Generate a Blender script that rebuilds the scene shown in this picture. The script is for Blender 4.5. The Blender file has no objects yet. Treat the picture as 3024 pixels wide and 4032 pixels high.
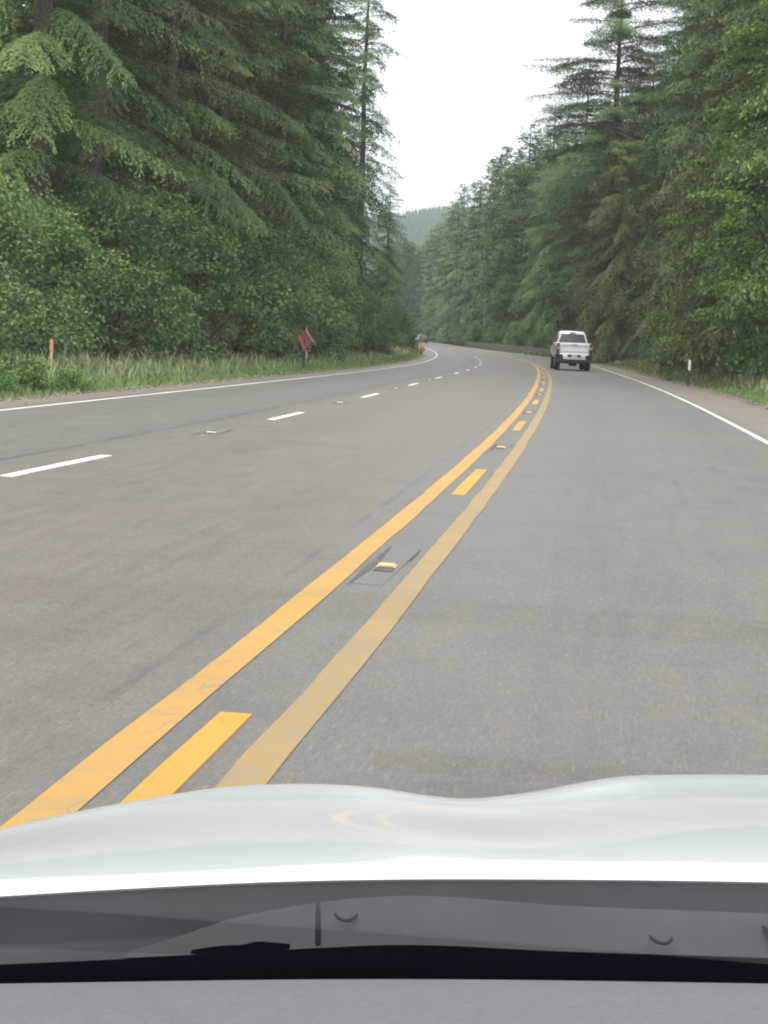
import bpy, math, random
import numpy as np
from mathutils import Vector, Matrix
random.seed(7)
RAD = math.radians
sc = bpy.context.scene
COL = sc.collection

# ------------------------------------------------------------------ camera
EYE = 1.3336                      # eye height above the road, metres
F_PX, HOR, ROLL = 6603.8, 1308.05, 0.041345
pitch = math.atan((2016 - HOR) / F_PX)
cam = bpy.data.cameras.new('camera')
cam.sensor_fit = 'VERTICAL'; cam.sensor_height = 24.0
cam.lens = F_PX / 4032 * 24.0
cam.clip_start = 0.02; cam.clip_end = 9000
camo = bpy.data.objects.new('camera', cam)
camo.matrix_world = (Matrix.Translation((0, 0, EYE)) @ Matrix.Rotation(RAD(90) - pitch, 4, 'X') @ Matrix.Rotation(ROLL, 4, 'Z'))
COL.objects.link(camo); sc.camera = camo

# ------------------------------------------------------------------ world, sun, exposure
SUN_EL, SUN_AZ = RAD(60), RAD(188)      # azimuth clockwise from +Y
world = bpy.data.worlds.new('World'); sc.world = world; world.use_nodes = True
wn = world.node_tree; wn.nodes.clear()
sky = wn.nodes.new('ShaderNodeTexSky'); sky.sky_type = 'NISHITA'; sky.sun_disc = False
sky.sun_elevation = SUN_EL; sky.sun_rotation = SUN_AZ
sky.air_density = 1.2; sky.dust_density = 7.0; sky.ozone_density = 1.0
hs = wn.nodes.new('ShaderNodeHueSaturation'); hs.inputs['Saturation'].default_value = 0.22
bg = wn.nodes.new('ShaderNodeBackground'); bg.inputs['Strength'].default_value = 0.15
wo = wn.nodes.new('ShaderNodeOutputWorld')
wn.links.new(sky.outputs[0], hs.inputs['Color']); ov = wn.nodes.new('ShaderNodeMix'); ov.data_type = 'RGBA'; ov.inputs[0].default_value = 0.72       # overcast: a white cloud layer over the clear sky
ov.inputs[7].default_value = (10.4, 10.7, 10.9, 1); wn.links.new(hs.outputs[0], ov.inputs[6]); wn.links.new(ov.outputs[2], bg.inputs['Color']); wn.links.new(bg.outputs[0], wo.inputs['Surface'])
sun = bpy.data.lights.new('sun', 'SUN'); sun.energy = 1.5; sun.angle = RAD(24); sun.color = (1.0, 0.97, 0.92)
so = bpy.data.objects.new('sun', sun)
so.rotation_euler = (RAD(90) - SUN_EL, 0, -SUN_AZ + RAD(180)); COL.objects.link(so)
sd = Vector((math.sin(SUN_AZ) * math.cos(SUN_EL), math.cos(SUN_AZ) * math.cos(SUN_EL), math.sin(SUN_EL)))
so.rotation_euler = sd.to_track_quat('Z', 'Y').to_euler()
vs = sc.view_settings; vs.view_transform = 'Standard'; vs.look = 'None'; vs.gamma = 1.0; vs.use_curve_mapping = False
vs.exposure = 0.48
sc.cycles.filter_width = 2.0
sc.cycles.max_bounces = 8; sc.cycles.diffuse_bounces = 3; sc.cycles.glossy_bounces = 3
sc.cycles.transparent_max_bounces = 12; sc.cycles.volume_bounces = 0

# ------------------------------------------------------------------ helpers
def tag(o, label=None, cat=None, group=None, kind=None):
    if label: o['label'] = label
    if cat: o['category'] = cat
    if group: o['group'] = group
    if kind: o['kind'] = kind
    return o

def empty(name, loc, rz=0.0):
    o = bpy.data.objects.new(name, None); o.location = loc; o.rotation_euler = (0, 0, rz)
    o.empty_display_size = 0.2; COL.objects.link(o); return o

class MB:
    def __init__(s): s.v = []; s.f = []; s.sm = []
    def add(s, vs_, fs_, smooth=False):
        n = len(s.v); s.v += [tuple(map(float, q)) for q in vs_]
        s.f += [tuple(n + i for i in f) for f in fs_]; s.sm += [smooth] * len(fs_); return s
    def box(s, c, d, rot=None):
        x, y, z = d[0] / 2, d[1] / 2, d[2] / 2
        p = [Vector((i, j, k)) for i in (-x, x) for j in (-y, y) for k in (-z, z)]
        if rot is not None: p = [rot @ q for q in p]
        p = [q + Vector(c) for q in p]
        return s.add(p, [(0, 1, 3, 2), (4, 6, 7, 5), (0, 4, 5, 1), (2, 3, 7, 6), (0, 2, 6, 4), (1, 5, 7, 3)])
    def tube(s, pts, rad, n=8, cap=True):
        pts = [Vector(p) for p in pts]
        if not hasattr(rad, '__len__'): rad = [rad] * len(pts)
        rings = []
        for i, p in enumerate(pts):
            d = (pts[min(i + 1, len(pts) - 1)] - pts[max(i - 1, 0)]).normalized()
            a = d.orthogonal() if abs(d.z) > .9 else d.cross(Vector((0, 0, 1)))
            if abs(d.z) > .9: a = Vector((1, 0, 0)) - d * d.x
            a.normalize(); b = d.cross(a)
            rings.append([p + (a * math.cos(t) + b * math.sin(t)) * rad[i] for t in [2 * math.pi * k / n for k in range(n)]])
        vs_ = [q for r in rings for q in r]; fs_ = []
        for i in range(len(pts) - 1):
            for k in range(n):
                k2 = (k + 1) % n
                fs_.append((i * n + k, i * n + k2, (i + 1) * n + k2, (i + 1) * n + k))
        if cap: fs_ += [tuple(range(n))[::-1], tuple((len(pts) - 1) * n + k for k in range(n))]
        return s.add(vs_, fs_, True)
    def loft(s, rings, cap=True, smooth=True, closed=True):
        n = len(rings[0]); fs_ = []
        for i in range(len(rings) - 1):
            for k in range(n if closed else n - 1):
                k2 = (k + 1) % n
                fs_.append((i * n + k, i * n + k2, (i + 1) * n + k2, (i + 1) * n + k))
        if cap: fs_ += [tuple(range(n))[::-1], tuple((len(rings) - 1) * n + k for k in range(n))]
        return s.add([q for r in rings for q in r], fs_, smooth)
    def grid(s, fn, us, ws, smooth=True):
        vs_ = [fn(u, w) for u in us for w in ws]; n = len(ws)
        fs_ = [(i * n + j, i * n + j + 1, (i + 1) * n + j + 1, (i + 1) * n + j) for i in range(len(us) - 1) for j in range(n - 1)]
        return s.add(vs_, fs_, smooth)
    def build(s, name, mat, parent=None, bevel=0, loc=None):
        me = bpy.data.meshes.new(name); me.from_pydata(s.v, [], s.f)
        me.polygons.foreach_set('use_smooth', s.sm); me.materials.append(mat); me.update()
        o = bpy.data.objects.new(name, me); COL.objects.link(o)
        if parent: o.parent = parent
        if loc: o.location = loc
        if bevel:
            b = o.modifiers.new('bevel', 'BEVEL'); b.width = bevel; b.segments = 2; b.limit_method = 'ANGLE'
        return o

def np_mesh(name, V, F, mat, tint=None, smooth=False):
    """V (n,3), F (m,k) -> mesh data, optional per-face tint"""
    me = bpy.data.meshes.new(name); k = F.shape[1]
    me.vertices.add(len(V)); me.vertices.foreach_set('co', V.astype(np.float32).ravel())
    me.loops.add(F.size); me.loops.foreach_set('vertex_index', F.astype(np.int32).ravel())
    me.polygons.add(len(F)); me.polygons.foreach_set('loop_start', np.arange(0, F.size, k, dtype=np.int32))
    if smooth: me.polygons.foreach_set('use_smooth', np.ones(len(F), bool))
    if tint is not None:
        a = me.attributes.new('tint', 'FLOAT', 'FACE'); a.data.foreach_set('value', tint.astype(np.float32))
    me.materials.append(mat); me.update(calc_edges=True); me.validate()
    return me

def link(name, me, parent=None, loc=(0, 0, 0)):
    o = bpy.data.objects.new(name, me); COL.objects.link(o); o.location = loc
    if parent: o.parent = parent
    return o

def mat(name, col=(.5, .5, .5), rough=.6, metal=0.0, spec=.5, coat=0.0, emit=None):
    m = bpy.data.materials.new(name); m.use_nodes = True
    b = m.node_tree.nodes['Principled BSDF']
    b.inputs['Base Color'].default_value = (*col, 1); b.inputs['Roughness'].default_value = rough
    b.inputs['Metallic'].default_value = metal; b.inputs['Specular IOR Level'].default_value = spec
    b.inputs['Coat Weight'].default_value = coat; b.inputs['Coat Roughness'].default_value = .04
    if emit: b.inputs['Emission Color'].default_value = (*emit[0], 1); b.inputs['Emission Strength'].default_value = emit[1]
    return m

class NT:
    """tiny node helper"""
    def __init__(s, m): s.t = m.node_tree; s.b = s.t.nodes['Principled BSDF']
    def n(s, typ, ins=None, **kw):
        nd = s.t.nodes.new('ShaderNode' + typ)
        for k, v in kw.items(): setattr(nd, k, v)
        for k, v in (ins or {}).items():
            if isinstance(v, bpy.types.NodeSocket): s.t.links.new(v, nd.inputs[k])
            else: nd.inputs[k].default_value = v
        return nd
    def math(s, op, a, b=0.0, c=None):
        d = {0: a, 1: b}
        if c is not None: d[2] = c
        return s.n('Math', d, operation=op).outputs[0]
    def mix(s, f, a, b, mode='MIX'):
        nd = s.n('Mix', data_type='RGBA', blend_type=mode)
        for i, v in ((0, f), (6, a), (7, b)):
            if isinstance(v, bpy.types.NodeSocket): s.t.links.new(v, nd.inputs[i])
            else: nd.inputs[i].default_value = v if i == 0 else (*v, 1)
        return nd.outputs[2]
    def ramp(s, f, a, b):
        return s.n('MapRange', {0: f, 1: a, 2: b, 3: 0.0, 4: 1.0}, clamp=True).outputs[0]
    def noise(s, scale, detail=3, vec=None, rough=.55):
        ins = {'Scale': scale, 'Detail': detail, 'Roughness': rough}
        if vec is not None: ins['Vector'] = vec
        return s.n('TexNoise', ins).outputs[0]
    def set(s, k, v): s.t.links.new(v, s.b.inputs[k])

# noisy plain material
def nmat(name, c1, c2, scale, rough=.8, detail=5, bump=0.0, coat=0.0, spec=.4, metal=0.0):
    m = mat(name, c1, rough, metal, spec, coat); q = NT(m)
    co = q.n('TexCoord').outputs['Object']
    f = q.noise(scale, detail, co)
    q.set('Base Color', q.mix(q.ramp(f, .3, .7), c1, c2))
    if bump:
        q.set('Normal', q.n('Bump', {'Strength': bump, 'Distance': .02, 'Height': f}).outputs[0])
    return m

# foliage: leaf colour varies by bough (tint), by object and by noise; thin leaves pass some light
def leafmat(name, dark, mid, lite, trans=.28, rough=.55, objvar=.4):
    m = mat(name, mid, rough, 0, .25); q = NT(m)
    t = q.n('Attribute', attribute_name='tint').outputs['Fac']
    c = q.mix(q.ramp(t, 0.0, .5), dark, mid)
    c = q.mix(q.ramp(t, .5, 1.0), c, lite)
    rnd = q.n('ObjectInfo').outputs['Random']
    h = q.n('HueSaturation', {'Hue': q.math('MULTIPLY_ADD', rnd, .035, .4825), 'Value': q.math('MULTIPLY_ADD', rnd, objvar, 1 - objvar / 2), 'Color': c})
    q.set('Base Color', h.outputs[0])
    tr = q.n('BsdfTranslucent', {'Color': h.outputs[0]})
    mx = q.n('MixShader', {0: trans, 1: q.b.outputs[0], 2: tr.outputs[0]})
    q.t.links.new(mx.outputs[0], q.t.nodes['Material Output'].inputs['Surface'])
    return m

M = {}
M['fir'] = leafmat('fir needles', (.050, .084, .028), (.116, .172, .050), (.23, .30, .088), .16)
M['spruce'] = leafmat('spruce needles', (.046, .080, .032), (.102, .152, .052), (.195, .265, .088), .16)
M['cedar'] = leafmat('cedar sprays', (.054, .088, .027), (.126, .180, .046), (.235, .305, .08), .16)
M['maple'] = leafmat('maple leaves', (.070, .118, .028), (.145, .218, .044), (.25, .34, .078), .35)
M['alder'] = leafmat('alder leaves', (.055, .10, .030), (.105, .175, .045), (.19, .28, .075), .35)
M['shrub'] = leafmat('shrub leaves', (.070, .12, .042), (.140, .215, .070), (.23, .32, .11), .3)
M['brightshrub'] = leafmat('bright shrub leaves', (.065, .12, .034), (.15, .25, .06), (.24, .36, .10), .35)
M['grass'] = leafmat('verge grass', (.13, .20, .06), (.25, .33, .13), (.44, .44, .28), .3, .7)
M['hillforest'] = leafmat('hill conifers', (.035, .065, .035), (.05, .09, .045), (.075, .12, .055), .1)
M['bark'] = nmat('bark', (.045, .038, .032), (.11, .095, .08), 9, .9, 6, .4)
M['palebark'] = nmat('pale bark', (.16, .14, .12), (.26, .24, .21), 7, .9, 6, .3)

# ------------------------------------------------------------------ road geometry: x of each painted line as a function of y (metres)
LW = [(-60, -16.776), (25, -5.726), (32, -4.917), (40, -4.032), (50, -2.98), (62, -1.792), (75, -0.594), (90, 0.67), (105, 1.799), (120, 2.774), (135, 3.565), (150, 4.136), (185, 4.3), (220, 4.0), (260, 3.6), (310, 3.2), (380, 3.0), (560, 3.0)]
DL = [(-60, -12.873), (14, -3.253), (19, -2.554), (25, -1.817), (32, -1.057), (40, -0.266), (50, 0.671), (62, 1.78), (75, 2.985), (90, 4.332), (105, 5.53), (120, 6.479), (135, 7.152), (150, 7.4), (172, 7.0), (190, 6.5), (215, 6.0), (260, 5.3), (320, 4.8), (560, 4.5)]
YL = [(-60, -9.263), (4, -0.943), (7, -0.534), (10, -0.138), (14, 0.373), (19, 0.986), (25, 1.687), (32, 2.464), (40, 3.306), (50, 4.305), (62, 5.449), (75, 6.641), (90, 7.959), (105, 9.184), (120, 10.221), (135, 10.908), (160, 10.7), (175, 9.9), (195, 8.9), (220, 8.0), (260, 7.1), (320, 6.4), (400, 6.0), (560, 6)]
YR = [(-60, -8.811), (4, -0.491), (7, -0.082), (10, 0.313), (14, 0.82), (19, 1.427), (25, 2.123), (32, 2.898), (40, 3.746), (50, 4.762), (62, 5.924), (75, 7.115), (90, 8.396), (105, 9.572), (130, 11.1), (145, 11.35), (160, 11.1), (175, 10.3), (195, 9.3), (220, 8.3), (260, 7.4), (320, 6.7), (400, 6.2), (560, 6.2)]
RW = [(-60, -4.992), (25, 5.633), (32, 6.452), (40, 7.361), (50, 8.454), (62, 9.702), (75, 10.976), (90, 12.341), (105, 13.592), (120, 14.726), (140, 15.2), (158, 14.3), (172, 12.9), (190, 11.7), (212, 10.7), (240, 9.9), (290, 9.3), (350, 8.9), (420, 8.7), (560, 8.7)]

class Curve:
    def __init__(s, k):
        k = np.array(k, float); s.y, s.x = k[:, 0], k[:, 1]
        h = np.diff(s.y); d = np.diff(s.x) / h
        m = np.empty(len(s.y)); m[0], m[-1] = d[0], d[-1]
        m[1:-1] = (d[:-1] * h[1:] + d[1:] * h[:-1]) / (h[1:] + h[:-1]); s.m = m
    def __call__(s, y):
        y = np.asarray(y, float); yc = np.clip(y, s.y[0], s.y[-1])
        i = np.clip(np.searchsorted(s.y, yc) - 1, 0, len(s.y) - 2); h = s.y[i + 1] - s.y[i]; t = (yc - s.y[i]) / h
        r = ((2*t**3-3*t**2+1)*s.x[i] + (t**3-2*t**2+t)*h*s.m[i] + (-2*t**3+3*t**2)*s.x[i+1] + (t**3-t**2)*h*s.m[i+1])
        return r + np.where(y < s.y[0], s.m[0] * (y - s.y[0]), 0)
cLW, cDL, cYL, cYR, cRW = map(Curve, (LW, DL, YL, YR, RW))

def gz(y):
    """height of the road along y: level near, a shallow dip, then falling gently away"""
    y = np.asarray(y, float)
    a = -0.00010213894 * np.clip(y, 0, 150)**2 + 5.35196e-7 * np.clip(y, 0, 150)**3
    def herm(y0, y1, p0, p1, m0, m1):
        d = y1 - y0; t = np.clip((y - y0) / d, 0, 1)
        return (2*t**3-3*t**2+1)*p0 + (t**3-2*t**2+t)*d*m0 + (-2*t**3+3*t**2)*p1 + (t**3-t**2)*d*m1
    return np.where(y < 150, a, np.where(y < 220, herm(150, 220, -.4918, -.38, .00549, 0), herm(220, 430, -.38, -.6, 0, 0)))

YS = np.concatenate([np.arange(-60, 60, 1.5), np.arange(60, 240, 3), np.arange(240, 561, 10)])
# u (metres across, 0 = right yellow line) and the x of every column of the road sheet
REF = [(-9.15, lambda y: cLW(y) - 1.35), (-8.4, lambda y: cLW(y) - .6), (-7.8, cLW), (-6., lambda y: cLW(y)*.5 + cDL(y)*.5), (-4.2, cDL), (-2.3, lambda y: cDL(y)*.5 + cYL(y)*.5), (-.45, cYL), (0., cYR),
       (1.85, lambda y: cYR(y)*.5 + cRW(y)*.5), (3.7, cRW), (4.6, lambda y: cRW(y) + .9), (5.7, lambda y: cRW(y) + 2.0)]
US = np.array([r[0] for r in REF])
XT = np.stack([r[1](YS) for r in REF], 1)
def road_x(u, y):
    return float(np.interp(u, US, [float(r[1](y)) for r in REF]))
def ledge(y): return cLW(y) - 1.35
def redge(y): return cRW(y) + 2.0

def asphalt():
    m = mat('asphalt', (.2, .2, .2), .78, 0, .45); q = NT(m)
    uv = q.n('UVMap', uv_map='road').outputs[0]
    sx = q.n('SeparateXYZ', {0: uv}); u, v = sx.outputs[0], sx.outputs[1]
    co = q.n('TexCoord').outputs['Object']
    fine = q.noise(70, 4, co, .7)
    agg = q.n('TexVoronoi', {'Vector': co, 'Scale': 95.0}).outputs['Color']
    agv = q.n('RGBToBW', {0: agg}).outputs[0]
    streak = q.noise(1.0, 5, q.n('CombineXYZ', {0: q.math('MULTIPLY', u, 9.0), 1: q.math('MULTIPLY', v, .7)}).outputs[0], .6)
    big = q.noise(.22, 4, co)
    med = q.noise(1.6, 5, co, .6)
    un = q.math('ADD', u, q.math('MULTIPLY_ADD', big, .5, -.25))
    # outer left lane grey, middle lanes warmer, own lane neutral grey
    c = q.mix(q.ramp(un, -4.9, -4.5), (.200, .198, .188), (.222, .194, .170))
    c = q.mix(q.ramp(un, -1.2, -.5), c, (.196, .193, .182))
    # gravelly tan shoulders outside the white lines
    c = q.mix(q.ramp(un, 3.7, 4.0), c, (.33, .27, .225))
    c = q.mix(q.ramp(un, -8.0, -8.3), c, (.31, .265, .215))
    # darker paths worn by wheels
    def path(cen, w):
        d = q.math('ABSOLUTE', q.math('SUBTRACT', un, cen)); return q.ramp(d, w, 0.0)
    pths = None
    for cen in (-6.9, -5.1, -3.2, -1.4, 1.0, 2.8):
        p = path(cen, .6); pths = p if pths is None else q.math('MAXIMUM', pths, p)
    c = q.mix(q.math('MULTIPLY', pths, .30), c, (.135, .132, .124))
    # construction joint and a sealed seam
    wob = q.math('MULTIPLY_ADD', q.noise(.6, 4, co), .24, -.12)
    d1 = q.math('ABSOLUTE', q.math('ADD', q.math('ADD', u, 4.85), wob))
    s1 = q.math('MULTIPLY', q.ramp(d1, .06, .015), q.ramp(q.noise(2.5, 5, co), .36, .52))
    d1b = q.ramp(d1, .35, .02)
    d2 = q.math('ABSOLUTE', q.math('ADD', q.math('ADD', u, .72), q.math('MULTIPLY', wob, .35)))
    s2 = q.math('MULTIPLY', q.ramp(d2, .045, .01), q.ramp(q.noise(1.3, 5, co), .40, .58))
    c = q.mix(q.math('MULTIPLY', d1b, .32), c, (.10, .10, .095))
    c = q.mix(q.math('MULTIPLY', s1, .85), c, (.055, .055, .055))
    c = q.mix(q.math('MULTIPLY', s2, .55), c, (.07, .068, .066))
    # aggregate, streaky wear, blotches
    c = q.mix(q.math('MULTIPLY', q.ramp(agv, .35, .95), .16), c, (.42, .40, .37))
    c = q.mix(q.math('MULTIPLY', q.ramp(fine, .45, .70), .5), c, (.08, .08, .078))
    c = q.mix(q.math('MULTIPLY', q.ramp(fine, .50, .30), .35), c, (.40, .39, .36))
    c = q.mix(q.math('MULTIPLY', q.ramp(streak, .42, .72), .26), c, (.29, .285, .27))
    c = q.mix(q.math('MULTIPLY', q.ramp(streak, .48, .22), .26), c, (.10, .10, .097))
    fs = q.noise(1.0, 4, q.n('CombineXYZ', {0: q.math('MULTIPLY', u, 75.0), 1: q.math('MULTIPLY', v, 9.0)}).outputs[0], .65)
    c = q.mix(q.math('MULTIPLY', q.ramp(fs, .56, .74), .5), c, (.48, .46, .42))
    c = q.mix(q.math('MULTIPLY', q.ramp(fs, .46, .28), .4), c, (.07, .07, .068))
    c = q.mix(q.math('MULTIPLY', q.ramp(med, .48, .72), .30), c, (.11, .108, .10))
    c = q.mix(q.math('MULTIPLY', q.ramp(big, .45, .70), .14), c, (.30, .28, .25))
    c = q.mix(1.0, c, (.64, .60, .56), 'MULTIPLY')
    q.set('Base Color', c)
    q.set('Roughness', q.math('MULTIPLY_ADD', streak, .25, .45))
    q.set('Normal', q.n('Bump', {'Strength': .35, 'Distance': .006, 'Height': q.math('ADD', fine, agv)}).outputs[0])
    return m
M['asphalt'] = asphalt()

def paint(name, c1, c2, worn, amt):
    m = mat(name, c1, .6, 0, .4); q = NT(m)
    co = q.n('TexCoord').outputs['Object']
    big = q.noise(1.1, 4, co); f = q.noise(38, 5, co, .75)
    c = q.mix(q.ramp(big, .35, .65), c1, c2)
    c = q.mix(q.math('MULTIPLY', q.ramp(f, .52, .68), amt), c, worn)
    c = q.mix(q.math('MULTIPLY', q.ramp(q.noise(5, 6, co, .7), .50, .72), .55), c, worn)
    cr_ = q.n('TexVoronoi', {'Vector': co, 'Scale': 7.0}, feature='DISTANCE_TO_EDGE').outputs['Distance']
    c = q.mix(q.math('MULTIPLY', q.ramp(cr_, .035, .008), q.ramp(q.noise(2.2, 3, co), .5, .6)), c, worn)
    q.set('Base Color', c); return m
M['yellow'] = paint('yellow paint', (.50, .265, .050), (.44, .24, .055), (.26, .21, .13), .45)
M['dullyellow'] = paint('faded yellow paint', (.34, .215, .075), (.29, .195, .085), (.22, .20, .16), .75)
M['thermo'] = paint('thick yellow plastic', (.56, .285, .030), (.50, .25, .028), (.40, .26, .08), .3)
M['white'] = paint('white paint', (.66, .64, .60), (.58, .565, .53), (.30, .29, .27), .55)
M['whitedash'] = paint('thick white plastic', (.80, .78, .73), (.70, .68, .64), (.40, .39, .37), .3)

# road sheet
UC = np.concatenate([np.linspace(-9.15, -7.8, 5), np.linspace(-7.4, -.5, 14), [-.45, 0.], np.linspace(.4, 5.7, 12)])
V = []; UVS = []
arc = np.concatenate([[0], np.cumsum(np.hypot(np.diff(YS), np.diff(cYR(YS))))])
for i, y in enumerate(YS):
    xs = np.interp(UC, US, XT[i]); z = float(gz(y))
    for j, x in enumerate(xs):
        edge = -.05 if j in (0, len(UC) - 1) else 0.0
        V.append((x, y, z + edge)); UVS.append((UC[j], arc[i]))
V = np.array(V); n = len(UC)
F = np.array([(i*n+j, i*n+j+1, (i+1)*n+j+1, (i+1)*n+j) for i in range(len(YS)-1) for j in range(n-1)])
me = np_mesh('road', V, F, M['asphalt'])
uvl = me.uv_layers.new(name='road'); uvl.data.foreach_set('uv', np.array(UVS, np.float32)[F.ravel()].ravel())
tag(link('road', me), kind='structure')

def ribbon(name, cf, w, y0, y1, m, dz=.004, step=1.5, th=0.0, wob=0.0):
    ys = np.arange(y0, y1 + .01, step if y1 - y0 > 6 else (y1 - y0) / 4)
    b = MB(); L = []; R = []
    for k, y in enumerate(ys):
        x = float(cf(y)); s = (float(cf(y + .5)) - float(cf(y - .5)))
        nx, ny = 1 / math.hypot(1, s), -s / math.hypot(1, s)
        j = random.uniform(-wob, wob)
        hw = w / 2 + random.uniform(-wob, wob) * .6
        for lst, sg in ((L, -1), (R, 1)):
            X, Y = x + sg * hw * nx + j, y + sg * hw * ny
            lst.append((X, Y, float(gz(Y)) + dz))
    vs_ = [p for a in zip(L, R) for p in a]
    fs_ = [(2*i, 2*i+1, 2*i+3, 2*i+2) for i in range(len(ys) - 1)]
    if th:
        nn = len(vs_); vs_ += [(p[0], p[1], p[2] - th) for p in vs_]
        fs_ += [(2*i, 2*i+2, nn+2*i+2, nn+2*i) for i in range(len(ys)-1)] + [(2*i+1, nn+2*i+1, nn+2*i+3, 2*i+3) for i in range(len(ys)-1)]
        e = 2 * (len(ys) - 1); fs_ += [(0, nn, nn+1, 1), (e, e+1, nn+e+1, nn+e)]
    b.add(vs_, fs_)
    return tag(b.build(name, m), kind='structure')
ribbon('edge_line', cLW, .13, -30, 330, M['white'], wob=.004)
ribbon('edge_line', cRW, .11, -30, 330, M['white'], wob=.004)
ribbon('centre_line', cYL, .145, -30, 230, M['yellow'], step=.8, wob=.006)
ribbon('centre_line', cYR, .135, -30, 230, M['dullyellow'], step=.8, wob=.006)
cMID = lambda y: (cYL(y) + cYR(y)) / 2
for k, (y0, y1) in enumerate([(2.6, 5.7), (14.2, 17.1), (25.2, 28.3), (36.9, 40.2), (48.7, 51.8), (60.6, 63.6), (72.6, 75.6), (84.5, 87.4), (96.4, 99.3), (108, 111)]):
    ribbon('centre_dash', cMID, .115, y0, y1, M['thermo'], .006, th=.006, wob=.004)
for k, (y0, y1) in enumerate([(14.2, 16.95), (25.4, 28.2), (36.8, 40.0), (49.2, 52.1), (61.0, 64.0), (73.4, 76.4), (84.6, 87.4), (97, 99.8), (109, 111.8), (121.5, 124.2), (133.5, 136.2), (144.5, 147)]):
    ribbon('lane_dash', cDL, .12, y0, y1, M['whitedash'], .006, th=.006, wob=.004)

# ------------------------------------------------------------------ ground: one sheet, follows the road and rises a little under the trees
def off_z(d):      # height above the road edge at distance d outside it
    return np.interp(d, [-1, 0, .6, 2.5, 5, 9, 20, 60, 200, 3000], [-.14, -.055, -.06, .0, .12, .35, .9, 1.5, 2.0, 2.0])
def ground_z(x, y):
    l = float(ledge(y)); r = float(redge(y))
    d = l - x if x < (l + r) / 2 else x - r
    return float(gz(y)) + float(off_z(d))
offs = np.array([0, .5, 1, 1.8, 2.6, 3.6, 5, 7, 9, 13, 20, 35, 60, 120, 300, 800, 3000.])
gy = np.concatenate([[-600, -200], np.arange(-60, 60, 3), np.arange(60, 561, 8), [640, 800, 1000, 1400, 2200, 4500]])
V = []
rs = random.Random(3)
for y in gy:
    l, r = float(ledge(y)), float(redge(y)); z0 = float(gz(y))
    for d in offs[::-1]:
        V.append((l - d, y, z0 + float(off_z(d)) + (rs.uniform(-.05, .05) if 1 < d < 50 else 0)))
    for t in (.02, .5, .98): V.append((l + (r - l) * t, y, z0 - (.14 if y < 558 else .02)))
    for d in offs: V.append((r + d, y, z0 + float(off_z(d)) + (rs.uniform(-.05, .05) if 1 < d < 50 else 0)))
n = len(offs) * 2 + 3; V = np.array(V)
F = np.array([(i*n+j, i*n+j+1, (i+1)*n+j+1, (i+1)*n+j) for i in range(len(gy)-1) for j in range(n-1)])
M['ground'] = mat('forest floor', (.05, .05, .03), .95, 0, .1)
q = NT(M['ground']); co = q.n('TexCoord').outputs['Object']
c = q.mix(q.ramp(q.noise(.8, 6, co), .35, .65), (.045, .062, .025), (.085, .075, .05))
c = q.mix(q.math('MULTIPLY', q.ramp(q.noise(9, 5, co), .5, .7), .6), c, (.13, .11, .08)); q.set('Base Color', c)
tag(link('ground', np_mesh('ground', V, F, M['ground'], smooth=True)), kind='structure')

# ------------------------------------------------------------------ foliage meshes
def norm(a): return a / np.maximum(np.linalg.norm(a, axis=-1, keepdims=True), 1e-9)
def leaf_quads(C, D, N, L, W):
    S = norm(np.cross(D, N)) * (W[:, None] / 2); Dl = D * (L[:, None] / 2)
    V = np.stack([C - Dl, C + S + Dl * .15, C + Dl, C - S + Dl * .15], 1).reshape(-1, 3)
    F = np.arange(len(V)).reshape(-1, 4); return V, F

def tube_np(P, r, n=5):
    P = np.asarray(P, float); d = norm(np.gradient(P, axis=0))
    ref = np.where(np.abs(d[:, 2:3]) > .8, np.array([[1., 0, 0]]), np.array([[0, 0, 1.]]))
    a = norm(np.cross(d, ref)); b = np.cross(d, a)
    t = np.arange(n) * 2 * np.pi / n
    V = (P[:, None] + (a[:, None] * np.cos(t)[None, :, None] + b[:, None] * np.sin(t)[None, :, None]) * np.asarray(r)[:, None, None]).reshape(-1, 3)
    F = [(i*n+k, i*n+(k+1) % n, (i+1)*n+(k+1) % n, (i+1)*n+k) for i in range(len(P)-1) for k in range(n)]
    return V, np.array(F)

def join(parts):
    Vs, Fs = [], []; o = 0
    for v, f in parts: Vs.append(v); Fs.append(f + o); o += len(v)
    return np.concatenate(Vs), np.concatenate(Fs)

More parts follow.
